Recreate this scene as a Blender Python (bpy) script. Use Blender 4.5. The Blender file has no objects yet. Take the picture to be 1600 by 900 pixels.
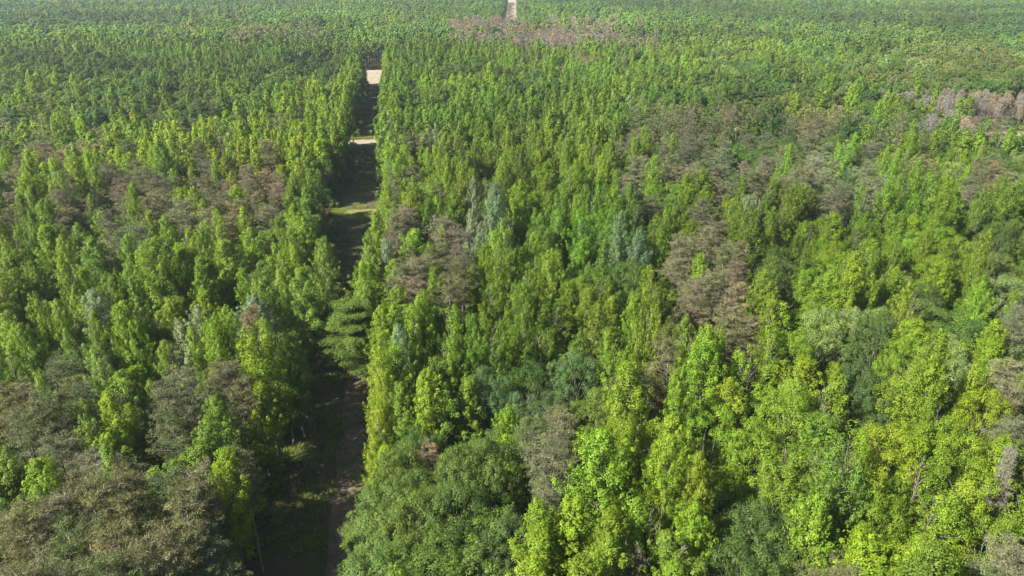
import bpy, math, random
import numpy as np
from mathutils import Vector, noise

R = math.radians
SC = bpy.context.scene
COL = SC.collection

# ------------------------------------------------------------------ camera
CAM_H, FPX, PITCH = 60.0, 1142.0, 24.06
cam = bpy.data.cameras.new('camera')
cam.sensor_width = 36.0
cam.lens = FPX / 1600 * 36.0
cam.clip_start, cam.clip_end = 1.0, 12000.0
camo = bpy.data.objects.new('camera', cam)
COL.objects.link(camo)
camo.location = (0, 0, CAM_H)
camo.rotation_euler = (R(90 - PITCH), 0, 0)
SC.camera = camo

# ------------------------------------------------------------------ light
SUN_EL, SUN_AZ = 41.0, 240.0          # azimuth clockwise from +Y (the view direction)
w = bpy.data.worlds.new('World')
SC.world = w
w.use_nodes = True
wn = w.node_tree
sky = wn.nodes.new('ShaderNodeTexSky')
sky.sky_type = 'NISHITA'
sky.sun_disc = False
sky.sun_elevation, sky.sun_rotation = R(SUN_EL), R(SUN_AZ)
sky.air_density, sky.dust_density = 1.0, 1.2
wn.links.new(sky.outputs[0], wn.nodes['Background'].inputs[0])
wn.nodes['Background'].inputs[1].default_value = 0.05
sl = bpy.data.lights.new('sun', 'SUN')
sl.energy, sl.angle, sl.color = 5.0, R(0.53), (1.0, 0.96, 0.88)
so = bpy.data.objects.new('sun', sl)
COL.objects.link(so)
d = Vector((math.sin(R(SUN_AZ)) * math.cos(R(SUN_EL)), math.cos(R(SUN_AZ)) * math.cos(R(SUN_EL)), math.sin(R(SUN_EL))))
so.rotation_euler = d.to_track_quat('Z', 'Y').to_euler()
so.location = d * 300
SC.view_settings.view_transform = 'Standard'
SC.view_settings.look = 'None'
SC.view_settings.gamma = 1.0
SC.view_settings.exposure = 1.84
cy = SC.cycles
cy.max_bounces, cy.diffuse_bounces, cy.glossy_bounces = 6, 3, 2
cy.transmission_bounces, cy.transparent_max_bounces, cy.volume_bounces = 4, 4, 1
cy.use_denoising = True
cy.pixel_filter_type, cy.filter_width = 'BLACKMAN_HARRIS', 1.35
HAZE_DENSITY = 0.00010

# ------------------------------------------------------------------ pixel of the photograph (1600 x 900) -> point at height z
cp, sp = math.cos(R(PITCH)), math.sin(R(PITCH))
def at(u, v, z=0.0):
    a, b = (u - 800) / FPX, (450 - v) / FPX
    dx, dy, dz = a, cp + b * sp, -sp + b * cp
    t = (z - CAM_H) / dz
    return (dx * t, dy * t)
def px(x, y, z):
    dz = z - CAM_H
    depth = y * cp - dz * sp
    return 800 + FPX * x / depth, 450 - FPX * (y * sp + dz * cp) / depth, depth

# ------------------------------------------------------------------ materials
def mat(name):
    m = bpy.data.materials.new(name)
    m.use_nodes = True
    n = m.node_tree
    for q in list(n.nodes):
        n.nodes.remove(q)
    return m, n
def nd(n, t, **k):
    q = n.nodes.new(t)
    for a, v in k.items():
        if a.startswith('i_'):
            q.inputs[int(a[2:]) if a[2:].isdigit() else a[2:]].default_value = v
        else:
            setattr(q, a, v)
    return q

def leaf_material(name, trans, gloss, rough, var=0.55):
    m, n = mat(name)
    L = n.links.new
    tint = nd(n, 'ShaderNodeAttribute', attribute_type='INSTANCER', attribute_name='tint')
    lv = nd(n, 'ShaderNodeAttribute', attribute_type='GEOMETRY', attribute_name='leafvar')
    hsv = nd(n, 'ShaderNodeHueSaturation')
    mr = nd(n, 'ShaderNodeMapRange'); mr.inputs[3].default_value = 1 - var; mr.inputs[4].default_value = 1 + var
    L(lv.outputs['Fac'], mr.inputs[0]); L(mr.outputs[0], hsv.inputs['Value'])
    mh = nd(n, 'ShaderNodeMapRange'); mh.inputs[3].default_value = 0.512; mh.inputs[4].default_value = 0.488
    L(lv.outputs['Fac'], mh.inputs[0]); L(mh.outputs[0], hsv.inputs['Hue'])
    L(tint.outputs['Color'], hsv.inputs['Color'])
    p = nd(n, 'ShaderNodeBsdfPrincipled')
    p.inputs['Roughness'].default_value = rough
    p.inputs['Specular IOR Level'].default_value = gloss
    L(hsv.outputs[0], p.inputs['Base Color'])
    tr = nd(n, 'ShaderNodeBsdfTranslucent')
    warm = nd(n, 'ShaderNodeMix', data_type='RGBA', blend_type='MULTIPLY')
    warm.inputs[0].default_value = 1.0
    warm.inputs[7].default_value = (1.25, 1.2, 0.5, 1)
    L(hsv.outputs[0], warm.inputs[6]); L(warm.outputs[2], tr.inputs[0])
    mx = nd(n, 'ShaderNodeMixShader', i_0=trans)
    L(p.outputs[0], mx.inputs[1]); L(tr.outputs[0], mx.inputs[2])
    o = nd(n, 'ShaderNodeOutputMaterial'); L(mx.outputs[0], o.inputs[0])
    return m

def bark_material(name, c1, c2):
    m, n = mat(name)
    L = n.links.new
    tc = nd(n, 'ShaderNodeTexCoord')
    mp = nd(n, 'ShaderNodeMapping'); mp.inputs['Scale'].default_value = (6, 6, 1.2)
    no = nd(n, 'ShaderNodeTexNoise'); no.inputs['Scale'].default_value = 2.0; no.inputs['Detail'].default_value = 5
    L(tc.outputs['Object'], mp.inputs[0]); L(mp.outputs[0], no.inputs[0])
    r = nd(n, 'ShaderNodeValToRGB')
    r.color_ramp.elements[0].position, r.color_ramp.elements[1].position = .35, .7
    r.color_ramp.elements[0].color, r.color_ramp.elements[1].color = (*c1, 1), (*c2, 1)
    L(no.outputs[0], r.inputs[0])
    p = nd(n, 'ShaderNodeBsdfPrincipled'); p.inputs['Roughness'].default_value = .9; p.inputs['Specular IOR Level'].default_value = .2
    L(r.outputs[0], p.inputs['Base Color'])
    o = nd(n, 'ShaderNodeOutputMaterial'); L(p.outputs[0], o.inputs[0])
    return m

M_LEAF = leaf_material('broad_leaves', 0.44, 0.22, 0.5, 0.34)
M_NEEDLE = leaf_material('pine_needles', 0.22, 0.15, 0.6, 0.6)
M_TWIG = leaf_material('dry_twigs', 0.0, 0.1, 0.9, 0.45)
M_BARK = bark_material('grey_bark', (.055, .045, .036), (.17, .145, .12))
M_PBARK = bark_material('pine_bark', (.070, .058, .045), (.21, .185, .15))
M_PALE = bark_material('bleached_bark', (.10, .082, .062), (.22, .185, .145))

# ------------------------------------------------------------------ mesh pieces
class Buf:
    def __init__(s):
        s.v, s.q, s.t, s.qm, s.tm, s.qa, s.ta, s.n = [], [], [], [], [], [], [], 0
    def quads(s, V, F, mi, a):
        s.v.append(V); s.q.append(F + s.n); s.n += len(V)
        s.qm.append(np.full(len(F), mi)); s.qa.append(np.broadcast_to(a, len(F)).astype(float))
    def tris(s, V, F, mi, a):
        s.v.append(V); s.t.append(F + s.n); s.n += len(V)
        s.tm.append(np.full(len(F), mi)); s.ta.append(np.broadcast_to(a, len(F)).astype(float))
    def mesh(s, name, mats):
        me = bpy.data.meshes.new(name)
        V = np.concatenate(s.v)
        Q = np.concatenate(s.q) if s.q else np.zeros((0, 4), int)
        T = np.concatenate(s.t) if s.t else np.zeros((0, 3), int)
        me.vertices.add(len(V)); me.vertices.foreach_set('co', V.astype('f').ravel())
        loops = np.concatenate([Q.ravel(), T.ravel()]).astype('i')
        me.loops.add(len(loops)); me.loops.foreach_set('vertex_index', loops)
        st = np.concatenate([np.arange(len(Q)) * 4, len(Q) * 4 + np.arange(len(T)) * 3]).astype('i')
        me.polygons.add(len(st)); me.polygons.foreach_set('loop_start', st)
        mi = np.concatenate(s.qm + s.tm).astype('i')
        me.polygons.foreach_set('material_index', mi)
        for m in mats: me.materials.append(m)
        at_ = me.attributes.new('leafvar', 'FLOAT', 'FACE')
        at_.data.foreach_set('value', np.concatenate(s.qa + s.ta).astype('f'))
        me.update(calc_edges=True)
        return me

def unit(a):
    return a / np.maximum(np.linalg.norm(a, axis=-1, keepdims=True), 1e-6)

def leaves(buf, rg, C, Nn, L, W, mi, var):
    """folded kite leaves at C facing Nn"""
    n = len(C)
    r = unit(rg.normal(size=(n, 3)))
    t = unit(np.cross(Nn, r)); b = np.cross(Nn, t)
    L = (L * rg.uniform(.7, 1.3, n))[:, None]; W = (W * rg.uniform(.7, 1.3, n))[:, None]
    V = np.empty((n, 4, 3))
    V[:, 0] = C - t * L * .5
    V[:, 1] = C + b * W * .5 + Nn * W * .22 - t * L * .08
    V[:, 2] = C + t * L * .5 - Nn * L * .10
    V[:, 3] = C - b * W * .5 + Nn * W * .22 - t * L * .08
    F = np.arange(n * 4).reshape(n, 4)
    buf.quads(V.reshape(-1, 3), F, mi, var)

def blades(buf, C, D, L, W, rg, mi, var):
    """thin triangles from C along D"""
    n = len(C)
    r = unit(rg.normal(size=(n, 3)))
    b = unit(np.cross(D, r))
    L = (L * rg.uniform(.7, 1.3, n))[:, None]
    V = np.empty((n, 3, 3))
    V[:, 0] = C - b * W * .5; V[:, 1] = C + b * W * .5; V[:, 2] = C + D * L
    buf.tris(V.reshape(-1, 3), np.arange(n * 3).reshape(n, 3), mi, var)

def tube(buf, P, rad, sides, mi, a=.5):
    P = np.asarray(P, float); k = len(P)
    T = np.gradient(P, axis=0); T = unit(T)
    ref = np.array([1., 0, 0]) if abs(T[0][0]) < .8 else np.array([0, 1., 0])
    U = unit(np.cross(T, ref)); Wv = np.cross(T, U)
    an = np.arange(sides) * 2 * math.pi / sides
    V = P[:, None] + (U[:, None] * np.cos(an)[None, :, None] + Wv[:, None] * np.sin(an)[None, :, None]) * np.asarray(rad)[:, None, None]
    F = []
    for i in range(k - 1):
        for j in range(sides):
            F.append((i * sides + j, i * sides + (j + 1) % sides, (i + 1) * sides + (j + 1) % sides, (i + 1) * sides + j))
    buf.quads(V.reshape(-1, 3), np.array(F), mi, a)

def limb(p0, p1, rg, bend=.12, k=4):
    p0, p1 = np.asarray(p0, float), np.asarray(p1, float)
    s = np.linspace(0, 1, k)[:, None]
    off = rg.normal(size=3) * bend * np.linalg.norm(p1 - p0)
    return p0 + (p1 - p0) * s + off * (s * (1 - s) * 2)

def tufts(buf, rg, C, rad, zs, n, L, W, mi, out=None, upw=.5):
    """leaf tufts: n leaves on each ellipsoid round the points C"""
    m = len(C)
    dirs = unit(rg.normal(size=(m, n, 3)) + np.array([0, 0, .35]))
    rr = rg.uniform(.55, 1.05, (m, n, 1)) * np.asarray(rad).reshape(m, 1, 1)
    off = dirs * rr * np.array([1, 1, zs])
    P = C[:, None] + off
    Nn = dirs * .7 + np.array([0, 0, upw]) + rg.normal(size=(m, n, 3)) * .32
    if out is not None:
        Nn = Nn + out[:, None] * .35
    Nn = unit(Nn)
    tv = rg.uniform(0, 1, (m, 1))
    var = np.clip(tv * .72 + rg.uniform(0, 1, (m, n)) * .28, 0, 1)
    leaves(buf, rg, P.reshape(-1, 3), Nn.reshape(-1, 3), L, W, mi, var.ravel())

# ------------------------------------------------------------------ tree prototypes: each returns (trunk buffer, crown buffer)
def slender(seed, lod):
    """tall narrow broadleaf with upswept branches; 18 m by 4.2 m"""
    rg = np.random.default_rng(seed)
    tb, cb = Buf(), Buf()
    H, Rm = 18.0, 2.1
    zb = H * rg.uniform(.22, .34)
    lean = rg.normal(size=2) * .25
    def axis(z): 
        s = z / H
        return np.array([lean[0] * s + .12 * math.sin(s * 7 + seed), lean[1] * s + .12 * math.cos(s * 6 + seed), z])
    zz = np.linspace(0, H * .96, 9 if lod == 0 else 4)
    tube(tb, [axis(z) for z in zz], .19 * (1 - zz / H * .92), 7 if lod == 0 else 4, 0)
    nb = (112, 50, 24)[lod]
    full = rg.uniform(.82, 1.15)
    ph = rg.uniform(0, 6.28, 6)
    k1, k2 = rg.integers(1, 4), rg.integers(2, 5)
    pk = rg.uniform(.26, .40); sharp = rg.uniform(1.7, 3.2)
    fork = seed % 3 == 0
    fa = rg.uniform(0, 6.28); fh = rg.uniform(.74, .93)
    pts, rad, outs = [], [], []
    for i in range(nb):
        t = ((i + rg.uniform(0, 1)) / nb) ** .93
        az = i * 2.39996 + rg.normal() * .35
        pr = (.66 + .34 * t / pk) if t < pk else max(0.0, 1 - ((t - pk) / (1.02 - pk)) ** sharp) ** .80
        lump = .88 + .20 * math.sin(az * k1 + ph[0] + t * 8) + .20 * math.sin(az * k2 - t * 15 + ph[1]) + .12 * math.sin(t * 30 + ph[2])
        ln = max(.18, Rm * pr * full * lump * rg.uniform(.66, 1.20))
        el = R(rg.uniform(30, 58) if t < .75 else rg.uniform(55, 76))
        ztip = zb + (H - zb) * t
        rise = ln * math.tan(el)
        z0 = max(zb * .75, ztip - rise)
        a0 = axis(z0)
        dirh = np.array([math.cos(az), math.sin(az), 0])
        tip = axis(ztip) * np.array([1, 1, 0]) + dirh * ln + np.array([0, 0, ztip])
        if lod == 0 and i % 2 == 0:
            tube(tb, limb(a0, tip, rg, .06, 3), [.05, .035, .012], 3, 0)
        ss = (.45, .74, .98, 1.12) if lod == 0 else ((.6, 1.0) if lod == 1 else (.85,))
        for s in ss:
            if s < .6 and ln < .8: continue
            p = a0 + (tip - a0) * s + rg.normal(size=3) * .12
            if fork:
                sd = 1 if i % 2 else -1
                p = p * np.array([.80, .80, 1 if sd > 0 else fh]) + np.array([math.cos(fa), math.sin(fa), 0]) * sd * (.25 + .85 * t)
            if s > 1.05: p[2] += rg.uniform(.1, .5)
            pts.append(p); outs.append(dirh)
            rad.append(rg.uniform(.30, .50) * (1.3 if lod == 2 else (1.1 if lod else 1.0)) * (.55 if s > 1.05 else 1.0))
    n, L = ((46, .142), (34, .31), (20, .66))[lod]
    tufts(cb, rg, np.array(pts), np.array(rad), 1.6, n, L, L * .72, 0, np.array(outs))
    return tb, cb

def broad(seed, lod):
    """wide round-headed broadleaf; 15 m by 8.5 m"""
    rg = np.random.default_rng(seed + 500)
    tb, cb = Buf(), Buf()
    H, Rm = 15.0, 4.0
    zb = H * rg.uniform(.24, .34)
    tube(tb, limb((0, 0, 0), (rg.normal() * .4, rg.normal() * .4, H * .62), rg, .03, 6), np.linspace(.30, .10, 6), 8 if lod == 0 else 4, 0)
    nl = 24 if lod < 2 else 14
    cz = zb + (H - zb) * .46
    P, Rr, O = [], [], []
    for i in range(nl):
        az = i * 2.39996 + rg.normal() * .3
        cth = 1 - 1.35 * ((i + rg.uniform(0, 1)) / nl)        # from the top down to below the waist
        sth = math.sqrt(max(0, 1 - cth * cth))
        k = rg.uniform(.62, .92)
        c = np.array([math.cos(az) * sth * Rm * k, math.sin(az) * sth * Rm * k, cz + cth * (H - cz - 1.0) * k])
        lr = rg.uniform(1.0, 1.7)
        if lod == 0:
            tube(tb, limb((0, 0, zb + (c[2] - zb) * .35), c, rg, .10, 4), [.12, .085, .055, .02], 4, 0)
        nt = ((20, 11, 7)[lod])
        dirs = unit(rg.normal(size=(nt, 3)) + np.array([0, 0, .55]) + unit(c - np.array([0, 0, cz])) * .5)
        pp = c + dirs * lr * rg.uniform(.72, 1.08, (nt, 1)) * np.array([1, 1, .8])
        P.append(pp); O.append(dirs); Rr.append(rg.uniform(.34, .56, nt) * (1, 1.15, 1.4)[lod])
    n, L = ((46, .150), (30, .33), (18, .74))[lod]
    tufts(cb, rg, np.concatenate(P), np.concatenate(Rr), .85, n, L, L * .66, 0, np.concatenate(O))
    return tb, cb

def layered(seed, lod):
    """broadleaf leaning out with long level boughs in tiers; 13 m by 9 m"""
    rg = np.random.default_rng(seed + 77)
    tb, cb = Buf(), Buf()
    H = 13.0
    ax = lambda z: np.array([-2.0 * (z / H) ** 1.6, .2 * math.sin(z * .6), z])
    tube(tb, [ax(z) for z in np.linspace(0, H * .93, 8)], np.linspace(.24, .03, 8), 7, 0)
    P, rad, out = [], [], []
    for i in range(58):
        t = (i + rg.uniform(0, 1)) / 58
        tier = round(t * 7) / 7 * .8 + t * .2
        az = math.pi + rg.normal() * 1.15 if i % 4 else rg.uniform(0, 6.28)
        ln = (5.2 * (1 - tier * .72)) * rg.uniform(.55, 1.1) * (1 if i % 4 else .6)
        a0 = ax(H * (.22 + .74 * tier))
        dh = np.array([math.cos(az), math.sin(az), 0])
        tip = a0 + dh * ln + np.array([0, 0, ln * rg.uniform(.02, .22)])
        tube(tb, limb(a0, tip, rg, .06, 4), [.075, .055, .035, .012], 4, 0)
        sd = np.cross(dh, [0, 0, 1])
        for s in (.3, .45, .6, .72, .84, .94, 1.03):
            for sg in (-1, 0, 1):
                P.append(a0 + (tip - a0) * s + sd * sg * (1.15 - s * .75) * rg.uniform(.4, 1.1) + rg.normal(size=3) * .1); out.append(dh)
                rad.append(rg.uniform(.32, .55))
    tufts(cb, rg, np.array(P), np.array(rad), .68, 40, .125, .085, 0, np.array(out), .35)
    return tb, cb

def pine(seed, lod):
    """open-crowned pine with flat sprays of needles on bare grey limbs; 17 m by 6.5 m"""
    rg = np.random.default_rng(seed + 900)
    tb, cb = Buf(), Buf()
    H, Rm = 17.0, 3.3
    zb = H * rg.uniform(.46, .60)
    lean = rg.normal(size=2) * .5
    ax = lambda z: np.array([lean[0] * (z / H) ** 2, lean[1] * (z / H) ** 2, z])
    zz = np.linspace(0, H * .97, 8 if lod == 0 else 4)
    tube(tb, [ax(z) for z in zz], .22 * (1 - zz / H * .88), 7 if lod == 0 else 4, 0)
    nb = (40, 28, 18)[lod]
    ph = rg.uniform(0, 6.28, 3)
    P, rad = [], []
    for i in range(nb):
        t = (i + rg.uniform(0, 1)) / nb
        az = i * 2.39996 + rg.normal() * .5
        ln = Rm * max(.25, (1 - t ** 4 * .62) * (.5 + .5 * min(1, t / .35))) * rg.uniform(.5, 1.15) * (.9 + .25 * math.sin(az + ph[0]))
        z0 = zb + (H * .97 - zb) * t
        a0 = ax(z0)
        dirh = np.array([math.cos(az), math.sin(az), 0])
        tip = a0 + dirh * ln + np.array([0, 0, ln * rg.uniform(.0, .35) + .5 * t])
        ax_ = limb(a0, tip, rg, .10, 4)
        if lod == 0:
            tube(tb, ax_, [.06, .045, .03, .010], 3, 0)
        side = np.cross(dirh, [0, 0, 1])
        for s in ((.35, .6, .82, 1.0) if lod == 0 else ((.5, .9) if lod == 1 else (.85,))):
            base = a0 + (tip - a0) * s
            for sg in ((-1, 1) if s < 1 and lod == 0 else (0,)):
                q = base + side * sg * ln * .30 * rg.uniform(.5, 1.3) * (1.2 - s * .5) + np.array([0, 0, rg.uniform(0, .3)]) + rg.normal(size=3) * .12
                if lod == 0 and sg:
                    tube(tb, limb(base, q, rg, .08, 3), [.022, .016, .006], 3, 0)
                P.append(q); rad.append(rg.uniform(.38, .62))
    for k in range(7 if lod == 0 else 0):                           # dead lower stubs
        z0 = zb * rg.uniform(.5, 1.0); az = rg.uniform(0, 6.28); ln = rg.uniform(.8, 2.2)
        tube(tb, limb(ax(z0), ax(z0) + np.array([math.cos(az) * ln, math.sin(az) * ln, ln * rg.uniform(-.1, .3)]), rg, .1, 3), [.035, .022, .006], 3, 0)
    P = np.array(P); rad = np.array(rad); m = len(P)
    n, L, W = ((40, .30, .045), (26, .46, .11), (20, .85, .26))[lod]
    if lod == 2: rad = rad * 1.5
    dirs = unit(rg.normal(size=(m, n, 3)) * np.array([1, 1, .75]) + np.array([0, 0, .5]))
    C = P[:, None] + rg.normal(size=(m, n, 3)) * np.array([.36, .36, .16]) * rad[:, None, None]
    var = np.clip(rg.uniform(0, 1, (m, 1)) * .6 + rg.uniform(0, 1, (m, n)) * .4, 0, 1)
    blades(cb, C.reshape(-1, 3), dirs.reshape(-1, 3), L, W, rg, 0, var.ravel())
    return tb, cb

def bare(seed, lod):
    """leafless tree: trunk, limbs and a haze of fine twigs; 15 m by 5 m"""
    rg = np.random.default_rng(seed + 1300)
    tb, cb = Buf(), Buf()
    H, Rm = 15.0, 2.5
    zb = H * .34
    zz = np.linspace(0, H, 7 if lod == 0 else 4)
    tube(tb, [np.array([.2 * math.sin(z * .3 + seed), .2 * math.cos(z * .25), z]) for z in zz], .17 * (1 - zz / H * .95) + .008, 6 if lod == 0 else 4, 0)
    nb = (40, 26, 16)[lod]
    C, D = [], []
    for i in range(nb):
        t = (i + rg.uniform(0, 1)) / nb
        az = i * 2.39996 + rg.normal() * .4
        ln = Rm * (1 - t ** 1.8 * .8) * rg.uniform(.7, 1.15)
        el = R(rg.uniform(20, 55))
        z0 = zb + (H - zb) * t * .96
        a0 = np.array([.2 * math.sin(z0 * .3 + seed), .2 * math.cos(z0 * .25), z0])
        tip = a0 + np.array([math.cos(az) * ln, math.sin(az) * ln, ln * math.tan(el) * .8])
        ax_ = limb(a0, tip, rg, .12, 4)
        tube(tb, ax_, [.05, .036, .022, .008], 3, 0)
        m = (26, 16, 12)[lod]
        s = rg.uniform(.25, 1, m)[:, None]
        C.append(a0 + (tip - a0) * s); D.append(unit(unit(tip - a0) * .6 + rg.normal(size=(m, 3)) * .7 + np.array([0, 0, .25])))
    C, D = np.concatenate(C), np.concatenate(D)
    n = len(C)
    L, W = ((1.0, .045), (1.2, .10), (1.5, .24))[lod]
    blades(cb, C, D, L, W, rg, 0, rg.uniform(0, 1, n))
    C2 = np.repeat(C, 3, 0) + np.repeat(D, 3, 0) * rg.uniform(.2, .9, (n * 3, 1)) * L
    D2 = unit(np.repeat(D, 3, 0) + rg.normal(size=(n * 3, 3)) * .8)
    blades(cb, C2, D2, L * .5, W * .8, rg, 0, rg.uniform(0, 1, n * 3))
    return tb, cb

def shrub(seed):
    rg = np.random.default_rng(seed + 1700)
    cb = Buf()
    m = 42
    dirs = unit(rg.normal(size=(m, 3)) * np.array([1, 1, .7]) + np.array([0, 0, .5]))
    P = dirs * rg.uniform(.5, 1.35, (m, 1)) * np.array([1, 1, 1.1]) + np.array([0, 0, .6])
    tufts(cb, rg, P, rg.uniform(.3, .5, m), .9, 26, .19, .13, 0, dirs)
    return cb

BUILD = {'slender': (slender, M_BARK, M_LEAF, 14), 'broad': (broad, M_BARK, M_LEAF, 10),
         'pine': (pine, M_PBARK, M_NEEDLE, 10), 'bare': (bare, M_PALE, M_TWIG, 5)}
SIZE = {'slender': (18.0, 4.2), 'broad': (15.0, 8.5), 'pine': (17.0, 6.5), 'bare': (15.0, 5.0)}
PROTO = {}       # kind -> list of (trunk mesh, crown mesh), fine
LODC = {}        # (kind, lod) -> collection of joined prototypes
for kind, (fn, mb, ml, cnt) in BUILD.items():
    PROTO[kind] = []
    for lod in (0, 1, 2):
        c = bpy.data.collections.new(f'{kind} stock {lod}')
        LODC[kind, lod] = (c, cnt)
        for i in range(cnt):
            tb, cb = fn(i * 17 + 3, lod)
            if lod < 2:
                PROTO.setdefault((kind, lod), []).append((tb.mesh('trunk', [mb]), cb.mesh('crown', [ml])))
            j = Buf()
            for src, mi in ((tb, 0), (cb, 1)):
                base = j.n
                for V in src.v: j.v.append(V)
                for F, a in zip(src.q, src.qa): j.q.append(F + base); j.qa.append(a); j.qm.append(np.full(len(F), mi))
                for F, a in zip(src.t, src.ta): j.t.append(F + base); j.ta.append(a); j.tm.append(np.full(len(F), mi))
                j.n += src.n
            o = bpy.data.objects.new(f'stock_{kind}_{i:02d}', j.mesh('tree_stock', [mb, ml]))
            c.objects.link(o)
SHRUBS = bpy.data.collections.new('shrub stock')
for i in range(5):
    SHRUBS.objects.link(bpy.data.objects.new(f'stock_shrub_{i}', shrub(i).mesh('shrub_stock', [M_LEAF])))

# ------------------------------------------------------------------ the cleared strip and the tracks (ground plan)
La, Lb = at(441, 700), at(550, 215)
Ldir = Vector((Lb[0] - La[0], Lb[1] - La[1])).normalized()
Lnrm = Vector((Ldir.y, -Ldir.x))                     # towards the right bank
STRIP_W = 13.2
S0 = Vector(La) + Lnrm * (STRIP_W / 2 - .4) - Ldir * 90
q = Vector(at(588, 104))
S1 = S0 + Ldir * ((q - S0).dot(Ldir))
S2, S3 = Vector(at(797, 52)), Vector(at(802, -22))
SM = S0 + Ldir * 215
PATH = [(S0, SM, STRIP_W / 2), (SM, S1, 4.7), (S1, S2, 3.2), (S2, S3, 6.8)]
X0 = S0 + Ldir * ((Vector(at(570, 223)) - S0).dot(Ldir))     # the crossing dirt track
D0, D1 = Vector(at(1425, 207)), Vector(at(1800, 209))       # open ground before the dead stand at the far side
G0 = S0 + Ldir * ((Vector(at(560, 334)) - S0).dot(Ldir))     # a grassy opening
K0 = S0 + Ldir * ((Vector(at(585, 121)) - S0).dot(Ldir))     # far bright opening
def seg_dist(p, a, b):
    d_ = b - a
    t = max(0, min(1, (p - a).dot(d_) / d_.length_squared))
    return (p - a - d_ * t).length
def open_ground(x, y, m=0.0):
    """True where no tree stands"""
    p = Vector((x, y))
    for a, b, hw in PATH:
        if seg_dist(p, a, b) < hw + m: return True
    r = p - X0
    if abs(r.dot(Ldir)) < 7.0 + m * .5 and abs(r.dot(Lnrm)) < 420: return True
    r = p - G0
    if abs(r.dot(Ldir)) < 5.5 and -32 < r.dot(Lnrm) < 0: return True
    r = p - K0
    if abs(r.dot(Ldir)) < 31 and -48 < r.dot(Lnrm) < 0: return True
    if D0.x < x < D1.x + 60 and -62 + 18 * min(1, (x - D0.x) / 20) * 0 < y - D0.y < 3: return True
    q_ = Vector(at(798, 36))
    if (p - q_).length < 15: return True
    return False

# ------------------------------------------------------------------ colours of the leaves (sunlit or not, the same)
TINT = {
 'lime': (.150, .238, .018), 'yellow': (.178, .248, .016), 'mid': (.126, .202, .023), 'green': (.110, .170, .031),
 'dark': (.072, .122, .027), 'blue': (.092, .162, .050), 'olive': (.145, .178, .052), 'pine': (.134, .138, .063),
 'pinegreen': (.098, .124, .044), 'pinebrown': (.165, .143, .086), 'dead': (.175, .158, .132), 'deadred': (.178, .138, .096),
 'silver': (.165, .225, .110), 'pale': (.175, .24, .070)}
KIND_OF = {'lime': 'slender', 'yellow': 'slender', 'mid': 'slender', 'green': 'broad', 'dark': 'broad', 'blue': 'broad', 'olive': 'broad',
           'pine': 'pine', 'pinegreen': 'pine', 'pinebrown': 'pine', 'dead': 'bare', 'deadred': 'bare', 'silver': 'slender', 'pale': 'broad'}

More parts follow.
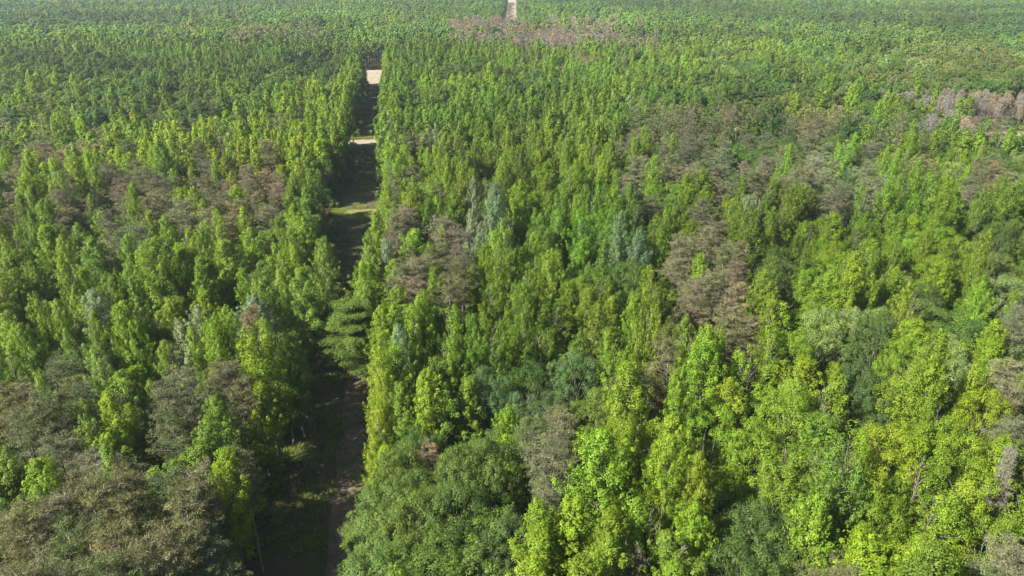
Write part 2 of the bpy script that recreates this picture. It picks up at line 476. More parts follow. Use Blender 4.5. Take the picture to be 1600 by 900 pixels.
# zones seen in the photograph, as ellipses on the canopy (centre u, v, half-width, half-height) with the trees that stand there;
# later entries win
def Z(u, v, a, b, **mix): return (u, v, a, b, mix)
ZONES = [
 # far country
 Z(800, -20, 2000, 68, green=.45, dark=.25, blue=.3, mid=.15),
 Z(250, 65, 420, 26, mid=.5, green=.3, blue=.2, pale=.1),
 Z(230, 125, 400, 42, green=.5, dark=.4, blue=.2, mid=.2),
 Z(100, 95, 160, 18, dark=.5, green=.4), Z(480, 120, 100, 30, dark=.5, green=.5),
 Z(1250, 80, 420, 50, green=.6, dark=.25, mid=.2, blue=.2, pale=.1),
 Z(1500, 105, 170, 42, olive=.6, green=.4, pale=.2),
 Z(860, 110, 260, 40, green=.45, mid=.35, dark=.25, lime=.1),
 Z(740, 80, 90, 20, mid=.6, green=.3), Z(760, 120, 70, 22, dark=.5, green=.5),
 Z(430, 52, 90, 7, pinebrown=.5, green=.5), Z(900, 92, 110, 9, pinebrown=.35, mid=.4, green=.3),
 Z(1400, 160, 260, 40, green=.6, dark=.25, olive=.3, lime=.15),
 # left of the strip
 Z(250, 470, 330, 140, lime=.55, mid=.4, yellow=.12, green=.10, silver=.03),
 Z(250, 300, 330, 85, pine=.52, pinebrown=.12, pinegreen=.22, lime=.30, mid=.12),
 Z(330, 205, 240, 48, lime=.38, yellow=.30, pine=.32, pinegreen=.18, mid=.1),
 Z(470, 195, 80, 60, lime=.45, yellow=.35, pine=.15),
 Z(60, 205, 130, 50, mid=.4, pine=.35, lime=.3, green=.2),
 Z(90, 250, 100, 26, pine=.5, lime=.4, yellow=.2),
 Z(60, 330, 120, 26, pine=.6, lime=.3, mid=.2), Z(250, 300, 110, 36, pine=.7, pinebrown=.3, lime=.12),
 Z(420, 310, 110, 50, pine=.65, pinebrown=.25, pinegreen=.2, lime=.18),
 Z(470, 400, 70, 60, mid=.6, lime=.5, green=.2), Z(470, 500, 50, 120, mid=.55, green=.5, lime=.2),
 Z(340, 400, 120, 50, mid=.6, lime=.5), Z(100, 420, 140, 50, mid=.5, lime=.6),
 Z(160, 520, 150, 55, mid=.65, lime=.4, green=.25, silver=.05),
 Z(120, 640, 180, 70, mid=.4, lime=.5, pine=.2, dark=.2),
 Z(50, 630, 80, 60, pine=.7, pinegreen=.3, dark=.2), Z(290, 625, 95, 60, pine=.6, pinebrown=.2, pinegreen=.3, dark=.15),
 Z(160, 830, 230, 105, pine=.6, pinegreen=.35, pinebrown=.1, mid=.2, lime=.12), Z(380, 780, 60, 120, mid=.6, lime=.3, green=.3, pine=.2),
 # right of the strip
 Z(900, 400, 330, 150, lime=.48, mid=.55, green=.12, yellow=.1, silver=.03),
 Z(720, 185, 150, 65, lime=.65, mid=.4, yellow=.08), Z(650, 145, 70, 22, green=.7, mid=.4, dark=.3),
 Z(760, 255, 130, 60, mid=.7, lime=.35, green=.15, blue=.1), Z(640, 260, 45, 60, lime=.4, mid=.4, pine=.25),
 Z(920, 185, 110, 50, mid=.6, lime=.5, green=.3, silver=.06), Z(900, 280, 110, 50, lime=.75, mid=.3, yellow=.15),
 Z(1090, 195, 120, 45, pine=.6, pinebrown=.18, pinegreen=.3, dark=.2, green=.2),
 Z(1300, 215, 160, 42, pine=.4, dark=.4, pinegreen=.3, green=.35, lime=.1),
 Z(1520, 250, 120, 40, green=.5, lime=.3, pale=.2, olive=.2),
 Z(1010, 235, 80, 25, pine=.7, lime=.15), Z(1280, 285, 310, 40, pine=.68, pinebrown=.16, pinegreen=.25, lime=.14),
 Z(1060, 310, 60, 40, lime=.6, mid=.4), Z(1160, 330, 110, 34, lime=.6, mid=.3, pine=.2),
 Z(1400, 370, 160, 62, lime=.8, yellow=.3, pale=.15, mid=.2), Z(1570, 385, 50, 50, dark=.5, olive=.5, green=.4),
 Z(1200, 410, 110, 52, green=.5, mid=.4, dark=.3, lime=.3, pine=.15),
 Z(660, 405, 70, 48, pine=.7, pinebrown=.3, lime=.15, pinegreen=.2), Z(880, 372, 34, 20, pine=.8, pinebrown=.3),
 Z(730, 350, 36, 34, silver=.5, mid=.5, pine=.3), Z(800, 440, 22, 30, pine=.5, mid=.5),
 Z(1098, 400, 62, 60, pine=.7, pinebrown=.2, lime=.25, pinegreen=.2), Z(1120, 500, 70, 60, pine=.6, pinebrown=.2, lime=.2, dark=.2),
 Z(900, 470, 130, 60, lime=.7, mid=.4, green=.1), Z(680, 510, 120, 60, mid=.55, lime=.6),
 Z(1290, 480, 80, 60, lime=.6, pale=.5, yellow=.2), Z(1470, 500, 130, 80, lime=.6, yellow=.3, green=.2, pale=.2, dark=.1),
 Z(1380, 570, 50, 50, dark=.8, green=.4), Z(1570, 520, 40, 60, lime=.4, pine=.5, yellow=.2),
 Z(900, 570, 70, 60, blue=.4, dark=.4, mid=.4, green=.3), Z(1000, 590, 60, 50, pine=.7, dark=.3),
 Z(870, 660, 80, 70, pine=.5, pinegreen=.4, green=.4), Z(730, 620, 110, 70, blue=.4, mid=.5, green=.3, lime=.2),
 Z(600, 620, 48, 110, lime=.6, yellow=.6), Z(660, 800, 140, 110, green=.8, dark=.3), Z(740, 730, 70, 90, green=.7, dark=.4),
 Z(1180, 640, 170, 120, lime=.8, yellow=.4, mid=.15), Z(1000, 760, 110, 120, lime=.6, yellow=.3, mid=.3, green=.2),
 Z(1190, 830, 90, 70, dark=.5, green=.7, lime=.2), Z(1450, 740, 190, 180, lime=.6, yellow=.6, mid=.15, green=.12),
 Z(860, 860, 110, 70, lime=.5, yellow=.7),
]
DEAD_ZONES = [   # patches of dead standing trees
 Z(770, 40, 72, 17, deadred=.8, dead=.2, pinebrown=.2), Z(905, 42, 60, 19, deadred=.7, dead=.4, pinebrown=.2),
 Z(830, 58, 120, 11, deadred=.7, dead=.3, pinebrown=.2), Z(985, 60, 50, 9, deadred=.6, pinebrown=.4), Z(960, 35, 45, 6, deadred=.5, pinebrown=.3, green=.4),
 Z(1462, 176, 34, 20, dead=.9), Z(1560, 186, 64, 18, deadred=.8, pinebrown=.3), Z(1265, 205, 22, 16, pinebrown=.8),
 Z(700, 352, 26, 16, pinebrown=.8), 
]
def zone_mix(u, v):
    for zu, zv, a, b, mix in reversed(DEAD_ZONES):
        if rng.random() < .22: continue
        if ((u - zu) / a) ** 2 + ((v - zv) / b) ** 2 < 1: return mix
    for zu, zv, a, b, mix in reversed(ZONES):
        if ((u - zu) / a) ** 2 + ((v - zv) / b) ** 2 < 1: return mix
    return {'green': .35, 'mid': .3, 'lime': .25, 'dark': .15, 'pine': .1} if v > 130 else {'green': .5, 'dark': .3, 'mid': .3, 'blue': .1}

# ------------------------------------------------------------------ trees that can be told apart in the photograph:
# u, v of the top, colour, height, crown width
KEY = """
85 468 lime 17 3.8;150 452 silver 18 5.5;195 478 lime 18 4.2;215 500 lime 16 3.6;255 522 pale 11 4;272 533 lime 15 4;310 503 lime 16 4;345 512 lime 17 4.2
402 506 yellow 20 5.6;432 496 lime 19 4.6;400 598 yellow 15 4.4;60 588 mid 16 4;108 622 mid 15 4;178 602 yellow 17 5.6;165 678 yellow 13 5;132 640 mid 15 3.8
242 588 mid 13 3.4;302 642 lime 12 2.6;345 706 yellow 17 4.6;18 712 yellow 11 5;8 545 lime 16 4;30 505 mid 17 4;120 520 mid 16 4;60 455 lime 18 4.4
15 598 pine 17 6;60 612 pine 17 6.5;102 606 pinegreen 16 6;30 648 pinegreen 15 6;250 594 pine 17 6;286 574 pine 18 6.4;330 568 pine 17 6;352 556 pinebrown 17 5.5
372 588 pine 16 5.5;262 640 pinegreen 15 6;300 728 pinebrown 17 5.0;376 698 pine 16 5.4;20 788 pine 17 7;62 768 pine 17 7;112 758 pine 17 6.6;162 742 pine 18 7
205 732 pine 18 7;244 742 pinegreen 17 6.6;276 758 pine 17 6.6;70 830 pinegreen 16 7;130 818 pinegreen 16 5.6;190 806 pine 17 7;30 872 pine 17 7;100 880 pine 16 7
160 868 pinegreen 17 7;222 850 pine 17 7;282 830 pine 16 6.6;312 862 pinegreen 14 6;386 472 pinebrown 18 4.6
480 344 lime 18 6;458 360 lime 17 5;500 372 mid 17 5;440 398 lime 17 4.6;470 420 mid 18 6;455 520 mid 16 5.5
590 478 lime 19 4.4;616 474 lime 19 4;628 508 silver 18 3.6;584 558 yellow 18 3.8;602 578 yellow 17 3.6;580 640 yellow 14 3.6;606 692 yellow 11 4;640 488 lime 19 4
662 468 lime 19 4.4;702 478 lime 19 4.4;690 520 mid 17 4.6;622 600 mid 16 4;700 598 mid 15 5.6;754 562 blue 17 6;730 590 mid 16 5;790 634 lime 13 4.2
820 598 blue 15 5.5;672 690 pinebrown 12 4.6;716 690 green 15 6.4;764 668 green 16 7;600 748 green 14 7;575 790 green 10 5;650 758 green 15 8;702 738 dark 16 7.5
752 778 green 14 7.5;590 850 green 14 7.5;682 838 green 14 8;742 860 green 13 8;782 800 dark 14 7;620 890 green 13 8
860 676 pine 18 7;830 640 pinegreen 16 6;900 538 blue 16 7.4;892 640 pine 16 6.5;932 600 green 15 6.5;1000 562 pine 18 6.5;982 588 pinegreen 16 6
1060 648 yellow 19 5.4;1040 698 lime 17 5;1120 636 lime 17 8;1182 648 lime 17 7.4;1150 596 yellow 17 6;1240 588 lime 18 8;1292 598 lime 17 6;1280 650 mid 16 6
1250 556 yellow 17 6;1208 518 lime 17 6;1246 502 lime 17 6.4;1290 462 pale 18 8;1332 468 pale 17 6;1250 470 lime 17 6;1370 590 yellow 12 4.6;1350 556 dark 15 7.5
1372 620 dark 14 7;1422 516 lime 17 6.5;1442 498 lime 17 6;1482 518 pale 18 7;1552 500 yellow 18 5;1562 530 lime 17 5.4;1590 556 pine 18 7;1590 602 pine 17 7
1500 558 pale 16 8;1450 556 lime 16 6;1322 676 lime 18 5;1298 690 olive 14 5.5;1342 690 dark 13 6;1402 646 yellow 18 7.5;1432 680 yellow 16 6;1482 636 lime 18 6.6
1540 598 yellow 18 6.6;1522 678 yellow 17 7.5;1572 690 yellow 16 6;1576 694 dead 17 2.4;1590 742 dead 12 2.4;1452 758 lime 17 5;1510 738 yellow 16 6;1562 790 lime 16 6.4
1462 828 yellow 17 6.6;1420 848 yellow 15 6;1350 834 yellow 15 6;1382 850 lime 14 5;1282 778 lime 17 5;1202 786 dark 15 9;1150 798 green 14 7;1232 830 green 14 7
1170 850 dark 14 8;1080 796 lime 16 4.4;1022 788 lime 16 5;862 768 lime 17 5;840 828 yellow 15 6;890 788 lime 16 5.6;932 838 lime 16 5.5;800 868 yellow 16 5.5
990 868 pinebrown 14 4.6;1080 850 mid 15 5;1062 880 lime 14 5;1320 760 dark 13 6;1592 650 pine 17 6;1590 862 pine 16 7;1576 890 pinegreen 16 7
1070 366 pine 18 7;1102 358 pine 18 7;1132 376 pinegreen 17 6;1060 398 pine 17 6.5;1092 398 lime 18 4.4;1122 420 pine 17 6.5;1080 430 pine 17 6.5;1150 440 pinebrown 17 6
1140 478 pine 17 6;1110 508 mid 17 4.6;1170 490 pine 16 6;650 396 pine 17 6.4;622 408 pine 16 6;682 418 mid 16 4.4;702 430 pine 17 6;640 430 pinebrown 16 6
736 326 silver 18 4.2;600 372 silver 17 3.6;726 366 silver 17 4;1265 182 pinebrown 20 7;1470 340 lime 18 9;1440 352 lime 17 8;1500 360 lime 17 8;1580 420 pale 16 8
1300 420 lime 17 6;1330 400 lime 17 6;1370 380 lime 17 6;1180 305 silver 18 5.5;690 190 silver 18 4;900 250 lime 19 4.4;905 262 yellow 18 4;860 392 lime 18 4
1020 640 dark 12 6;960 520 lime 18 4;1020 420 yellow 18 4;1000 460 lime 18 4.2;586 330 lime 17 5;580 358 mid 17 5.4;572 384 mid 16 5.6;568 408 lime 16 5.6;571 438 mid 15 5.6;574 462 mid 14 5;1040 330 lime 17 5
"""

rng = random.Random(11)
KX, KY = at(590, 594)
trees = []       # dict(x, y, z, kind, tint, h, w, key)
cells = {}
CS = 6.0
def fits(x, y, r):
    ci, cj = int(x // CS), int(y // CS)
    for i in range(ci - 1, ci + 2):
        for j in range(cj - 1, cj + 2):
            for (a, b, s) in cells.get((i, j), ()):
                if (a - x) ** 2 + (b - y) ** 2 < ((r + s)) ** 2: return False
    return True
def put(x, y, r): cells.setdefault((int(x // CS), int(y // CS)), []).append((x, y, r))
put(KX, KY, 1.6); put(KX - 3, KY, 2.0)
def vary(c, a=.22):
    v = 1 + rng.uniform(-a, a)
    hshift = rng.uniform(-.08, .08)
    return (c[0] * v * (1 + hshift), c[1] * v, c[2] * v * (1 + rng.uniform(-.2, .2)))
PACK = {'slender': .34, 'broad': .33, 'pine': .33, 'bare': .38}
for it in KEY.replace('\n', ';').split(';'):
    f = it.split()
    if len(f) != 5: continue
    u, v, c, h, wd = float(f[0]), float(f[1]), f[2], float(f[3]), float(f[4])
    kind = KIND_OF[c]
    if wd > 6.2 and kind == 'slender': kind = 'broad'
    x, y = at(u, v + 4, h)
    put(x, y, wd * PACK[kind] * .9)
    trees.append(dict(x=x, y=y, kind=kind, c=c, tint=vary(TINT[c], .10), h=h, w=wd, key=True))

def hnoise(x, y, s): return noise.noise(Vector((x / s, y / s, 3.7)))
def fill(y0, y1, step, grow):
    """trees between and around the ones above, out to the far country"""
    cand = []
    y = y0
    while y < y1:
        half = y * .80 + 26
        n = int(2 * half / step)
        for i in range(n):
            cand.append((-half + (i + rng.random()) * step, y + rng.uniform(-.5, .5) * step))
        y += step
    rng.shuffle(cand)
    for x, y in cand:
        u, v, dep = px(x, y, 15.0)
        jv = 26 * max(.12, min(1, (v + 40) / 400))
        u2 = u + hnoise(x + 91, y, 22) * jv * 2.0 + rng.gauss(0, jv * .35); v2 = v + hnoise(x, y + 55, 22) * jv + rng.gauss(0, jv * .2)
        mix = zone_mix(u2, v2)
        c = rng.choices(list(mix), list(mix.values()))[0]
        kind = KIND_OF[c]
        if u > 1080 and v > 330 and c in ('lime', 'yellow') and rng.random() < .45: kind = 'broad'
        if 640 < u < 1080 and v > 250 and c in ('lime', 'mid') and rng.random() < .18: kind = 'broad'
        if grow > 1.1 and kind == 'slender' and rng.random() < .75: kind = 'broad'
        hv = hnoise(x, y, 60) * 2.6 + hnoise(x, y, 170) * 2.2 * grow ** 4
        if kind == 'slender': h, wd = 16.3 + hv + rng.gauss(0, 2.1), rng.uniform(3.7, 6.6) * grow
        elif kind == 'broad': h, wd = 14.2 + hv + rng.gauss(0, 1.5), (rng.uniform(6.2, 9.2) if grow < 1.1 else rng.uniform(6.0, 12.0))
        elif kind == 'pine': h, wd = 15.6 + hv * .8 + rng.gauss(0, 1.2), rng.uniform(5.4, 8.6) * grow
        else: h, wd = 13.8 + rng.gauss(0, 1.3), rng.uniform(3.6, 5.2) * grow
        r = wd * PACK[kind] * (1 if grow < 1.1 else 1.12)
        m = wd * .40
        if open_ground(x, y, m): continue
        if dep < 300 and hnoise(x + 300, y, 8.5) > .27: continue
        if not fits(x, y, r): continue
        put(x, y, r)
        tn = vary(TINT[c], .16)
        pn = (1.0 if grow < 1.1 else 1.15) + .36 * hnoise(x - 700, y, 40) + (.3 if grow < 1.1 else .6) * hnoise(x * .6, y - 300, 120)  # far crowns lightened: the pale haze of distance put into the tint
        if kind != 'bare': tn = (tn[0] * pn * (1 + .25 * hnoise(x, y + 900, 30)), tn[1] * pn, tn[2] * pn)
        trees.append(dict(x=x, y=y, kind=kind, c=c, tint=tn, h=max(8, h), w=wd, key=False))
# the stand of dead trees, its trunks showing over the open ground
for i in range(260):
    x_, y_ = rng.uniform(D0.x - 6, D1.x + 40), D0.y + 4 + abs(rng.gauss(0, 13))
    if x_ < D0.x + 24: c_ = rng.choice(['dead', 'dead', 'dead', 'deadred'])
    else: c_ = rng.choice(['deadred', 'deadred', 'deadred', 'pinebrown', 'dead'])
    if not fits(x_, y_, .7): continue
    put(x_, y_, .8)
    trees.append(dict(x=x_, y=y_, kind=KIND_OF[c_], c=c_, tint=vary(TINT[c_], .2), h=rng.uniform(10, 13), w=rng.uniform(2.6, 3.8), key=False))
# young trees no higher than a house on that open ground
for i in range(420):
    x_, y_ = rng.uniform(D0.x, D1.x + 40), D0.y - rng.uniform(9, 60)
    if not fits(x_, y_, 1.2): continue
    put(x_, y_, 1.5)
    c_ = rng.choice(['pale', 'olive', 'green', 'pale', 'lime'])
    hh = min(10, .8 + (D0.y - y_) * .15) * rng.uniform(.8, 1.2)
    trees.append(dict(x=x_, y=y_, kind='broad', c=c_, tint=vary(TINT[c_], .2), h=hh, w=hh * rng.uniform(.6, .85), key=False))
# the closed wall of foliage along both edges of the strip
for side, off in ((-1, 2.6), (1, 3.0), (-1, 5.8), (1, 6.2)):
    s_ = 60.0
    while s_ < (S1 - S0).length:
        p_ = S0 + Ldir * s_ + Lnrm * side * ((STRIP_W / 2 if s_ < 215 else 4.2) + off + rng.uniform(-.5, .7))
        s_ += rng.uniform(2.3, 4.2) * (1 if s_ < 420 else 1.4)
        if open_ground(p_.x, p_.y, 0) or not fits(p_.x, p_.y, 1.0): continue
        u_, v_, _ = px(p_.x, p_.y, 12)
        mx_ = dict(zone_mix(u_ + side * 30, v_))
        if side < 0: mx_ = {k_: a_ for k_, a_ in mx_.items() if KIND_OF[k_] == 'slender'} or {'mid': 1}; mx_['mid'] = .6; mx_['green'] = .35
        c_ = rng.choices(list(mx_), list(mx_.values()))[0]
        k_ = KIND_OF[c_]
        if s_ < 200 and off == 5.8 and rng.random() < .55: continue
        h_ = rng.uniform(13, 18) + (1.5 if s_ > 215 else 0) if k_ != 'broad' else rng.uniform(11, 14)
        w_ = rng.uniform(4.2, 6) if k_ != 'broad' else rng.uniform(5.5, 7.5)
        put(p_.x, p_.y, w_ * .28)
        trees.append(dict(x=p_.x, y=p_.y, kind=k_, c=c_, tint=vary(TINT[c_], .16), h=h_, w=w_, key=False))
fill(34, 470, 1.75, 1.0)
CS_old = CS
fill(470, 1250, 3.4, 1.25)

# ------------------------------------------------------------------ which of them are objects of their own: those that show largest
for t in trees:
    u, v, dep = px(t['x'], t['y'], t['h'] * .72)
    t['u'], t['v'], t['dep'] = u, v, dep
    inside = -15 < u < 1615 and v < 925
    t['area'] = (t['w'] * t['h'] / dep ** 2) if inside else 0
LIMIT = {'slender': 300, 'broad': 240, 'pine': 240, 'bare': 40}
single = []
for kind in BUILD:
    ks = sorted((t for t in trees if t['kind'] == kind and t['area'] > 0), key=lambda t: (-(t['area'] * (1.6 if t['key'] else 1))))
    for t in ks[:LIMIT[kind]]:
        t['single'] = True
        single.append(t)

# ------------------------------------------------------------------ labels
NAME = {'slender': 'slender_tree', 'broad': 'round_crowned_tree', 'pine': 'pine_tree', 'bare': 'leafless_tree'}
CAT = {'slender': 'tree', 'broad': 'tree', 'pine': 'pine tree', 'bare': 'dead tree'}
GROUP = {'slender': 'slender leafy trees of the forest', 'broad': 'round crowned trees of the forest',
         'pine': 'pines of the forest', 'bare': 'leafless trees of the forest'}
HUE = {'lime': 'bright green', 'yellow': 'yellow-green', 'mid': 'deep green', 'green': 'dull green', 'dark': 'dark green', 'blue': 'bluish green',
       'olive': 'olive green', 'pine': 'olive-brown', 'pinegreen': 'grey-green', 'pinebrown': 'brown', 'dead': 'bare pale', 'deadred': 'bare reddish',
       'silver': 'silvery green', 'pale': 'pale green'}
NOUN = {'slender': 'slender tree', 'broad': 'round tree', 'pine': 'pine', 'bare': 'dead tree'}
def place_words(t):
    u, v = t['u'], t['v']
    gap = (Vector((t['x'], t['y'])) - S0).dot(Lnrm)
    if -STRIP_W / 2 - 9 < gap < 0: col = 'on the west bank'
    elif 0 <= gap < STRIP_W / 2 + 8: col = 'on the east bank'
    else:
        k = int(max(0, min(7, u // 200)))
        col = ('by the left edge', 'in the left quarter', 'left of the strip', 'right of the strip', 'at centre', 'right of centre',
               'in the right quarter', 'by the right edge')[k]
    k = int(max(0, min(8, (v - 100) // 100)))
    row = ('far back', 'far back', 'upper middle', 'upper middle', 'mid-height', 'below mid-height', 'low down', 'lower still', 'along the bottom')[k]
    return col, row
ORD = ['first', 'second', 'third', 'fourth', 'fifth', 'sixth', 'seventh', 'eighth', 'ninth', 'tenth', 'eleventh', 'twelfth', 'thirteenth',
       'fourteenth', 'fifteenth', 'sixteenth', 'seventeenth', 'eighteenth', 'nineteenth', 'twentieth']
ORD += ['twenty-' + x for x in ORD[:9]] + ['thirtieth'] + ['thirty-' + x for x in ORD[:9]] + ['fortieth'] + ['forty-' + x for x in ORD[:9]]
cellsL = {}
for t in single:
    size = ''
    if t['h'] > 17.6: size = 'tall '
    elif t['h'] < 13.2: size = 'low '
    t['look'] = f"{size}{HUE[t['c']]} {NOUN[t['kind']]}"
    cellsL.setdefault((t['look'], *place_words(t)), []).append(t)
def plural(x): return x + 's'
for (look, col, row), ts in cellsL.items():
    ts.sort(key=lambda t: t['u'])
    for i, t in enumerate(ts):
        if len(ts) == 1: t['label'] = f'only {look} {col}, {row}'
        else: t['label'] = f'{ORD[i]} from left of {len(ts)} {plural(look)} {col}, {row}'

# ------------------------------------------------------------------ ground, strip, tracks
def sheet(name, quads, m, z):
    me = bpy.data.meshes.new(name)
    vs, fs = [], []
    for q_ in quads:
        fs.append(tuple(range(len(vs), len(vs) + len(q_))))
        vs += [(a, b, z) for a, b in q_]
    me.from_pydata(vs, [], fs); me.update()
    me.materials.append(m)
    o = bpy.data.objects.new(name, me); COL.objects.link(o)
    o['kind'] = 'structure'
    return o
def ground_material(name, cols, scales, tr=(.38, .62)):
    m, n = mat(name)
    L = n.links.new
    g = nd(n, 'ShaderNodeNewGeometry')
    cur = None
    for i, (c, s) in enumerate(zip(cols[1:], scales)):
        no = nd(n, 'ShaderNodeTexNoise'); no.inputs['Scale'].default_value = s; no.inputs['Detail'].default_value = 6; no.inputs['Roughness'].default_value = .65
        L(g.outputs['Position'], no.inputs[0])
        r = nd(n, 'ShaderNodeMapRange'); r.inputs[1].default_value, r.inputs[2].default_value = tr
        L(no.outputs[0], r.inputs[0])
        mx = nd(n, 'ShaderNodeMix', data_type='RGBA')
        L(r.outputs[0], mx.inputs[0])
        if cur is None: mx.inputs[6].default_value = (*cols[0], 1)
        else: L(cur, mx.inputs[6])
        mx.inputs[7].default_value = (*c, 1)
        cur = mx.outputs[2]
    p = nd(n, 'ShaderNodeBsdfPrincipled'); p.inputs['Roughness'].default_value = .95; p.inputs['Specular IOR Level'].default_value = .1
    L(cur, p.inputs['Base Color'])
    b = nd(n, 'ShaderNodeBump'); b.inputs['Strength'].default_value = .6; b.inputs['Distance'].default_value = .2
    no = nd(n, 'ShaderNodeTexNoise'); no.inputs['Scale'].default_value = 2.2; no.inputs['Detail'].default_value = 6
    L(g.outputs['Position'], no.inputs[0]); L(no.outputs[0], b.inputs['Height']); L(b.outputs[0], p.inputs['Normal'])
    o = nd(n, 'ShaderNodeOutputMaterial'); L(p.outputs[0], o.inputs[0])
    return m
M_GROUND = ground_material('forest_soil', [(.050, .040, .026), (.035, .050, .015), (.075, .055, .035)], [.12, .5])
M_STRIP = ground_material('shaded_strip_soil', [(.055, .036, .027), (.036, .048, .013), (.10, .066, .052), (.05, .062, .018)], [.10, .6, .33])  # soil darkened: the strip's shade is put into its colour
M_TRACK = ground_material('shaded_dirt', [(.17, .12, .098), (.11, .08, .062), (.07, .07, .028)], [.35, 1.1])  # path dirt darkened too, with the strip's shade in the colour
M_DIRT = ground_material('sandy_dirt', [(.23, .175, .135), (.13, .13, .055), (.27, .21, .165)], [.16, .45])
M_GRASSY = ground_material('meadow_soil', [(.13, .145, .04), (.17, .16, .06), (.09, .11, .025)], [.2, .7])
G = 9000
sheet('ground', [[(-G, -G), (G, -G), (G, G), (-G, G)]], M_GROUND, 0.0)
def ribbon(a, b, hw, off=0.0):
    d_ = (b - a).normalized(); n_ = Vector((d_.y, -d_.x))
    return [tuple(a + n_ * (off - hw)), tuple(b + n_ * (off - hw)), tuple(b + n_ * (off + hw)), tuple(a + n_ * (off + hw))]
def wavy(name, a, b, hw, m, z, wob, seed, step=4.0):
    """an uneven strip of ground from a to b"""
    d_ = (b - a); ln = d_.length; d_ = d_.normalized(); n_ = Vector((d_.y, -d_.x))
    k = max(2, int(ln / step))
    vs, fs = [], []
    for i in range(k + 1):
        p = a + d_ * (ln * i / k)
        for sg in (-1, 1):
            e = hw + noise.noise(Vector((i * .31, seed, sg * 9.1))) * wob
            q_ = p + n_ * (sg * e)
            vs.append((q_.x, q_.y, z))
    for i in range(k): fs.append((2 * i, 2 * i + 1, 2 * i + 3, 2 * i + 2))
    me = bpy.data.meshes.new(name); me.from_pydata(vs, [], fs); me.update(); me.materials.append(m)
    o = bpy.data.objects.new(name, me); COL.objects.link(o); o['kind'] = 'structure'
    return o
wavy('grass_strip', S0, S1, STRIP_W / 2 + .6, M_STRIP, .004, .7, 1)
wavy('grass_strip', S2 - (S3 - S2).normalized() * 30, S3, 6.6, M_DIRT, .004, .6, 2, 12)
wavy('path', S0 + Lnrm * 3.0, S0 + Ldir * 165 + Lnrm * 3.0, 1.7, M_TRACK, .008, .5, 3, 2)
wavy('dirt_track', X0 - Lnrm * 420, X0 + Lnrm * 420, 5.2, M_DIRT, .012, .8, 4, 3)
wavy('clearing', G0 - Lnrm * 30, G0 + Lnrm * 5, 3.6, M_GRASSY, .016, .6, 5, 3)
wavy('clearing', D0 + Vector((0, -7)), D1 + Vector((40, -7)), 9.0, M_DIRT, .004, 1.5, 7, 4)
wavy('clearing', K0 - Lnrm * 46, K0 + Lnrm * 5.2, 31.0, M_DIRT, .008, .8, 6, 3)

# ------------------------------------------------------------------ single trees
def single_tree(t):
    kind = t['kind']
    lod = 0 if t['dep'] < 210 else 1
    root = bpy.data.objects.new(NAME[kind], None)
    root.empty_display_size = .5
    root.location = (t['x'], t['y'], 0)
    root.rotation_euler = (rng.gauss(0, .02), rng.gauss(0, .02), rng.uniform(0, 6.283))
    h0, w0 = SIZE[kind]
    root.scale = (t['w'] / w0, t['w'] / w0, t['h'] / h0)
    COL.objects.link(root)
    root['label'], root['category'], root['group'] = t['label'], CAT[kind], GROUP[kind]
    tm, cm = rng.choice(PROTO[kind, lod])
    for nm, me in (('trunk', tm), ('twigs' if kind == 'bare' else 'crown', cm)):
        o = bpy.data.objects.new(nm, me)
        o.parent = root
        o['tint'] = [float(a) for a in t['tint']]
        COL.objects.link(o)
for t in single: single_tree(t)

# the tree that leans out over the strip
tb, cb = layered(1, 0)
lx, ly = at(592, 604)
lr = bpy.data.objects.new('leaning_tree', None); COL.objects.link(lr)
lr.location = (lx, ly, 0); lr.rotation_euler = (0, 0, R(8)); lr.scale = (1.65, 1.65, 1.15)
lr['label'], lr['category'] = 'deep green tree with level tiered boughs leaning far out over the dirt strip', 'tree'
for nm, b_, m_ in (('trunk', tb, M_BARK), ('crown', cb, M_LEAF)):
    o = bpy.data.objects.new(nm, b_.mesh(nm, [m_])); o.parent = lr; COL.objects.link(o)
    o['tint'] = [.105, .166, .024]

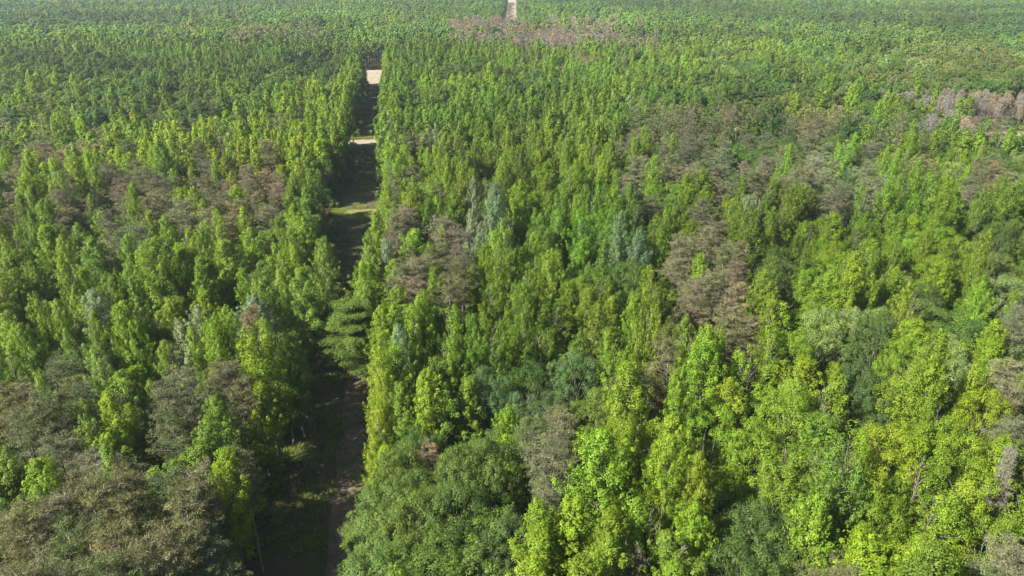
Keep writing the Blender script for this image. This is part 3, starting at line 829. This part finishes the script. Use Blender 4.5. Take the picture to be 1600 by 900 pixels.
# ------------------------------------------------------------------ the rest of the forest, one object for each kind and fineness
def scatter(name, pts, coll, count, label=None):
    me = bpy.data.meshes.new(name)
    n = len(pts)
    me.vertices.add(n)
    me.vertices.foreach_set('co', np.array([p[0] for p in pts], 'f').ravel())
    def attr(nm, ty, key, vals):
        a = me.attributes.new(nm, ty, 'POINT'); a.data.foreach_set(key, np.array(vals, 'i' if ty == 'INT' else 'f').ravel())
    attr('rot', 'FLOAT_VECTOR', 'vector', [p[1] for p in pts])
    attr('size', 'FLOAT_VECTOR', 'vector', [p[2] for p in pts])
    attr('tint', 'FLOAT_VECTOR', 'vector', [p[3] for p in pts])
    attr('pick', 'INT', 'value', [rng.randrange(count) for _ in pts])
    o = bpy.data.objects.new(name, me); COL.objects.link(o)
    o['kind'] = 'stuff'
    if label: o['label'] = label
    g = bpy.data.node_groups.new(name, 'GeometryNodeTree')
    g.interface.new_socket('Geometry', in_out='INPUT', socket_type='NodeSocketGeometry')
    g.interface.new_socket('Geometry', in_out='OUTPUT', socket_type='NodeSocketGeometry')
    N, L = g.nodes, g.links.new
    gi, go = N.new('NodeGroupInput'), N.new('NodeGroupOutput')
    ci = N.new('GeometryNodeCollectionInfo'); ci.inputs[0].default_value = coll
    ci.inputs['Separate Children'].default_value = True; ci.inputs['Reset Children'].default_value = True
    ip = N.new('GeometryNodeInstanceOnPoints'); ip.inputs['Pick Instance'].default_value = True
    def named(nm, ty):
        q_ = N.new('GeometryNodeInputNamedAttribute'); q_.data_type = ty; q_.inputs[0].default_value = nm
        return q_.outputs[0]
    L(gi.outputs[0], ip.inputs['Points']); L(ci.outputs[0], ip.inputs['Instance'])
    L(named('pick', 'INT'), ip.inputs['Instance Index'])
    e2r = N.new('FunctionNodeEulerToRotation'); L(named('rot', 'FLOAT_VECTOR'), e2r.inputs[0]); L(e2r.outputs[0], ip.inputs['Rotation'])
    L(named('size', 'FLOAT_VECTOR'), ip.inputs['Scale'])
    L(ip.outputs[0], go.inputs[0])
    md = o.modifiers.new('scatter', 'NODES'); md.node_group = g
    return o
for kind, word in (('slender', 'slender_treeline'), ('broad', 'round_crowned_treeline'), ('pine', 'pine_treeline'), ('bare', 'leafless_treeline')):
    by = {}
    for t in trees:
        if t['kind'] != kind or t.get('single'): continue
        lod = 0 if t['dep'] < 190 else (1 if t['dep'] < 420 else 2)
        h0, w0 = SIZE[kind]
        by.setdefault(lod, []).append(((t['x'], t['y'], 0), (rng.gauss(0, .02), rng.gauss(0, .02), rng.uniform(0, 6.283)), (t['w'] / w0, t['w'] / w0, t['h'] / h0), t['tint']))
    for lod, pts in by.items():
        c, cnt = LODC[kind, lod]
        scatter(word, pts, c, cnt)

# undergrowth of the near forest
pts = []
y = 34
while y < 300:
    half = y * .78 + 20
    for i in range(int(2 * half / 3.4)):
        x = -half + (i + rng.random()) * 3.4; yy = y + rng.uniform(-1.5, 1.5)
        if open_ground(x, yy, .6): continue
        s = rng.uniform(.8, 2.0)
        pts.append(((x, yy, 0), (0, 0, rng.uniform(0, 6.28)), (s, s, s * rng.uniform(.8, 1.7)), vary(rng.choice([TINT['green'], TINT['dark'], TINT['mid'], TINT['dark']]), .2)))
    y += 3.4
for i in range(620):
    s_ = rng.uniform(75, 420)
    sd = rng.choice((-1, 1))
    p_ = S0 + Ldir * s_ + Lnrm * sd * ((STRIP_W / 2 if s_ < 215 else 5.0) - abs(rng.gauss(0, .9)) + .9)
    if abs((p_ - X0).dot(Ldir)) < 7 or (sd < 0 and abs((p_ - G0).dot(Ldir)) < 5): continue
    s = rng.uniform(.35, 1.1)
    pts.append(((p_.x, p_.y, 0), (0, 0, rng.uniform(0, 6.28)), (s, s, s * rng.uniform(.9, 1.8)), vary(TINT[rng.choice(['green', 'lime', 'mid', 'olive'])], .2)))
scatter('undergrowth', pts, SHRUBS, 5)

GRASSES = bpy.data.collections.new('grass stock')
M_GRASS = leaf_material('grass_blades', .3, .15, .6)
for i in range(4):
    rg = np.random.default_rng(40 + i); b_ = Buf()
    C = rg.normal(size=(110, 3)) * np.array([.35, .35, 0])
    D = unit(rg.normal(size=(110, 3)) * np.array([.6, .6, .2]) + np.array([0, 0, 1.0]))
    blades(b_, C, D, .42, .06, rg, 0, rg.uniform(0, 1, 110))
    GRASSES.objects.link(bpy.data.objects.new(f'stock_grass_{i}', b_.mesh('grass_stock', [M_GRASS])))
pts = []
for i in range(9000):
    s_, o_ = rng.uniform(70, 330), rng.uniform(-STRIP_W / 2 - .5, STRIP_W / 2)
    if abs(o_ - 3.0) < 1.5: continue
    p_ = S0 + Ldir * s_ + Lnrm * o_
    if abs((p_ - X0).dot(Ldir)) < 5.5: continue
    if hnoise(p_.x, p_.y, 5.0) + .35 * hnoise(p_.x, p_.y, 1.6) < .02: continue
    q_ = rng.uniform(.6, 1.5)
    pts.append(((p_.x, p_.y, 0), (0, 0, rng.uniform(0, 6.28)), (q_, q_, q_ * rng.uniform(.5, 1.3)), vary(rng.choice([(.15, .21, .035), (.20, .24, .06), (.20, .18, .08)]), .2)))
scatter('grass', pts, GRASSES, 4)

print('trees', len(trees), 'single', len(single), {k: sum(1 for t in trees if t['kind'] == k) for k in BUILD})

# ------------------------------------------------------------------ haze of the summer air
if HAZE_DENSITY > 0:
    m, n = mat('summer_air')
    pv = nd(n, 'ShaderNodeVolumePrincipled')
    pv.inputs['Color'].default_value = (.74, .87, 1.0, 1)
    pv.inputs['Density'].default_value = HAZE_DENSITY
    pv.inputs['Anisotropy'].default_value = .2
    o = nd(n, 'ShaderNodeOutputMaterial'); n.links.new(pv.outputs[0], o.inputs['Volume'])
    me = bpy.data.meshes.new('haze')
    x0, x1, y0, y1, z0, z1 = -G - 50, G + 50, -G - 50, G + 50, -1.0, CAM_H + 3
    vs = [(x, y, z) for z in (z0, z1) for x, y in ((x0, y0), (x1, y0), (x1, y1), (x0, y1))]
    me.from_pydata(vs, [], [(0, 3, 2, 1), (4, 5, 6, 7), (0, 1, 5, 4), (1, 2, 6, 5), (2, 3, 7, 6), (3, 0, 4, 7)]); me.update()
    me.materials.append(m)
    ho = bpy.data.objects.new('haze', me); COL.objects.link(ho); ho['kind'] = 'stuff'
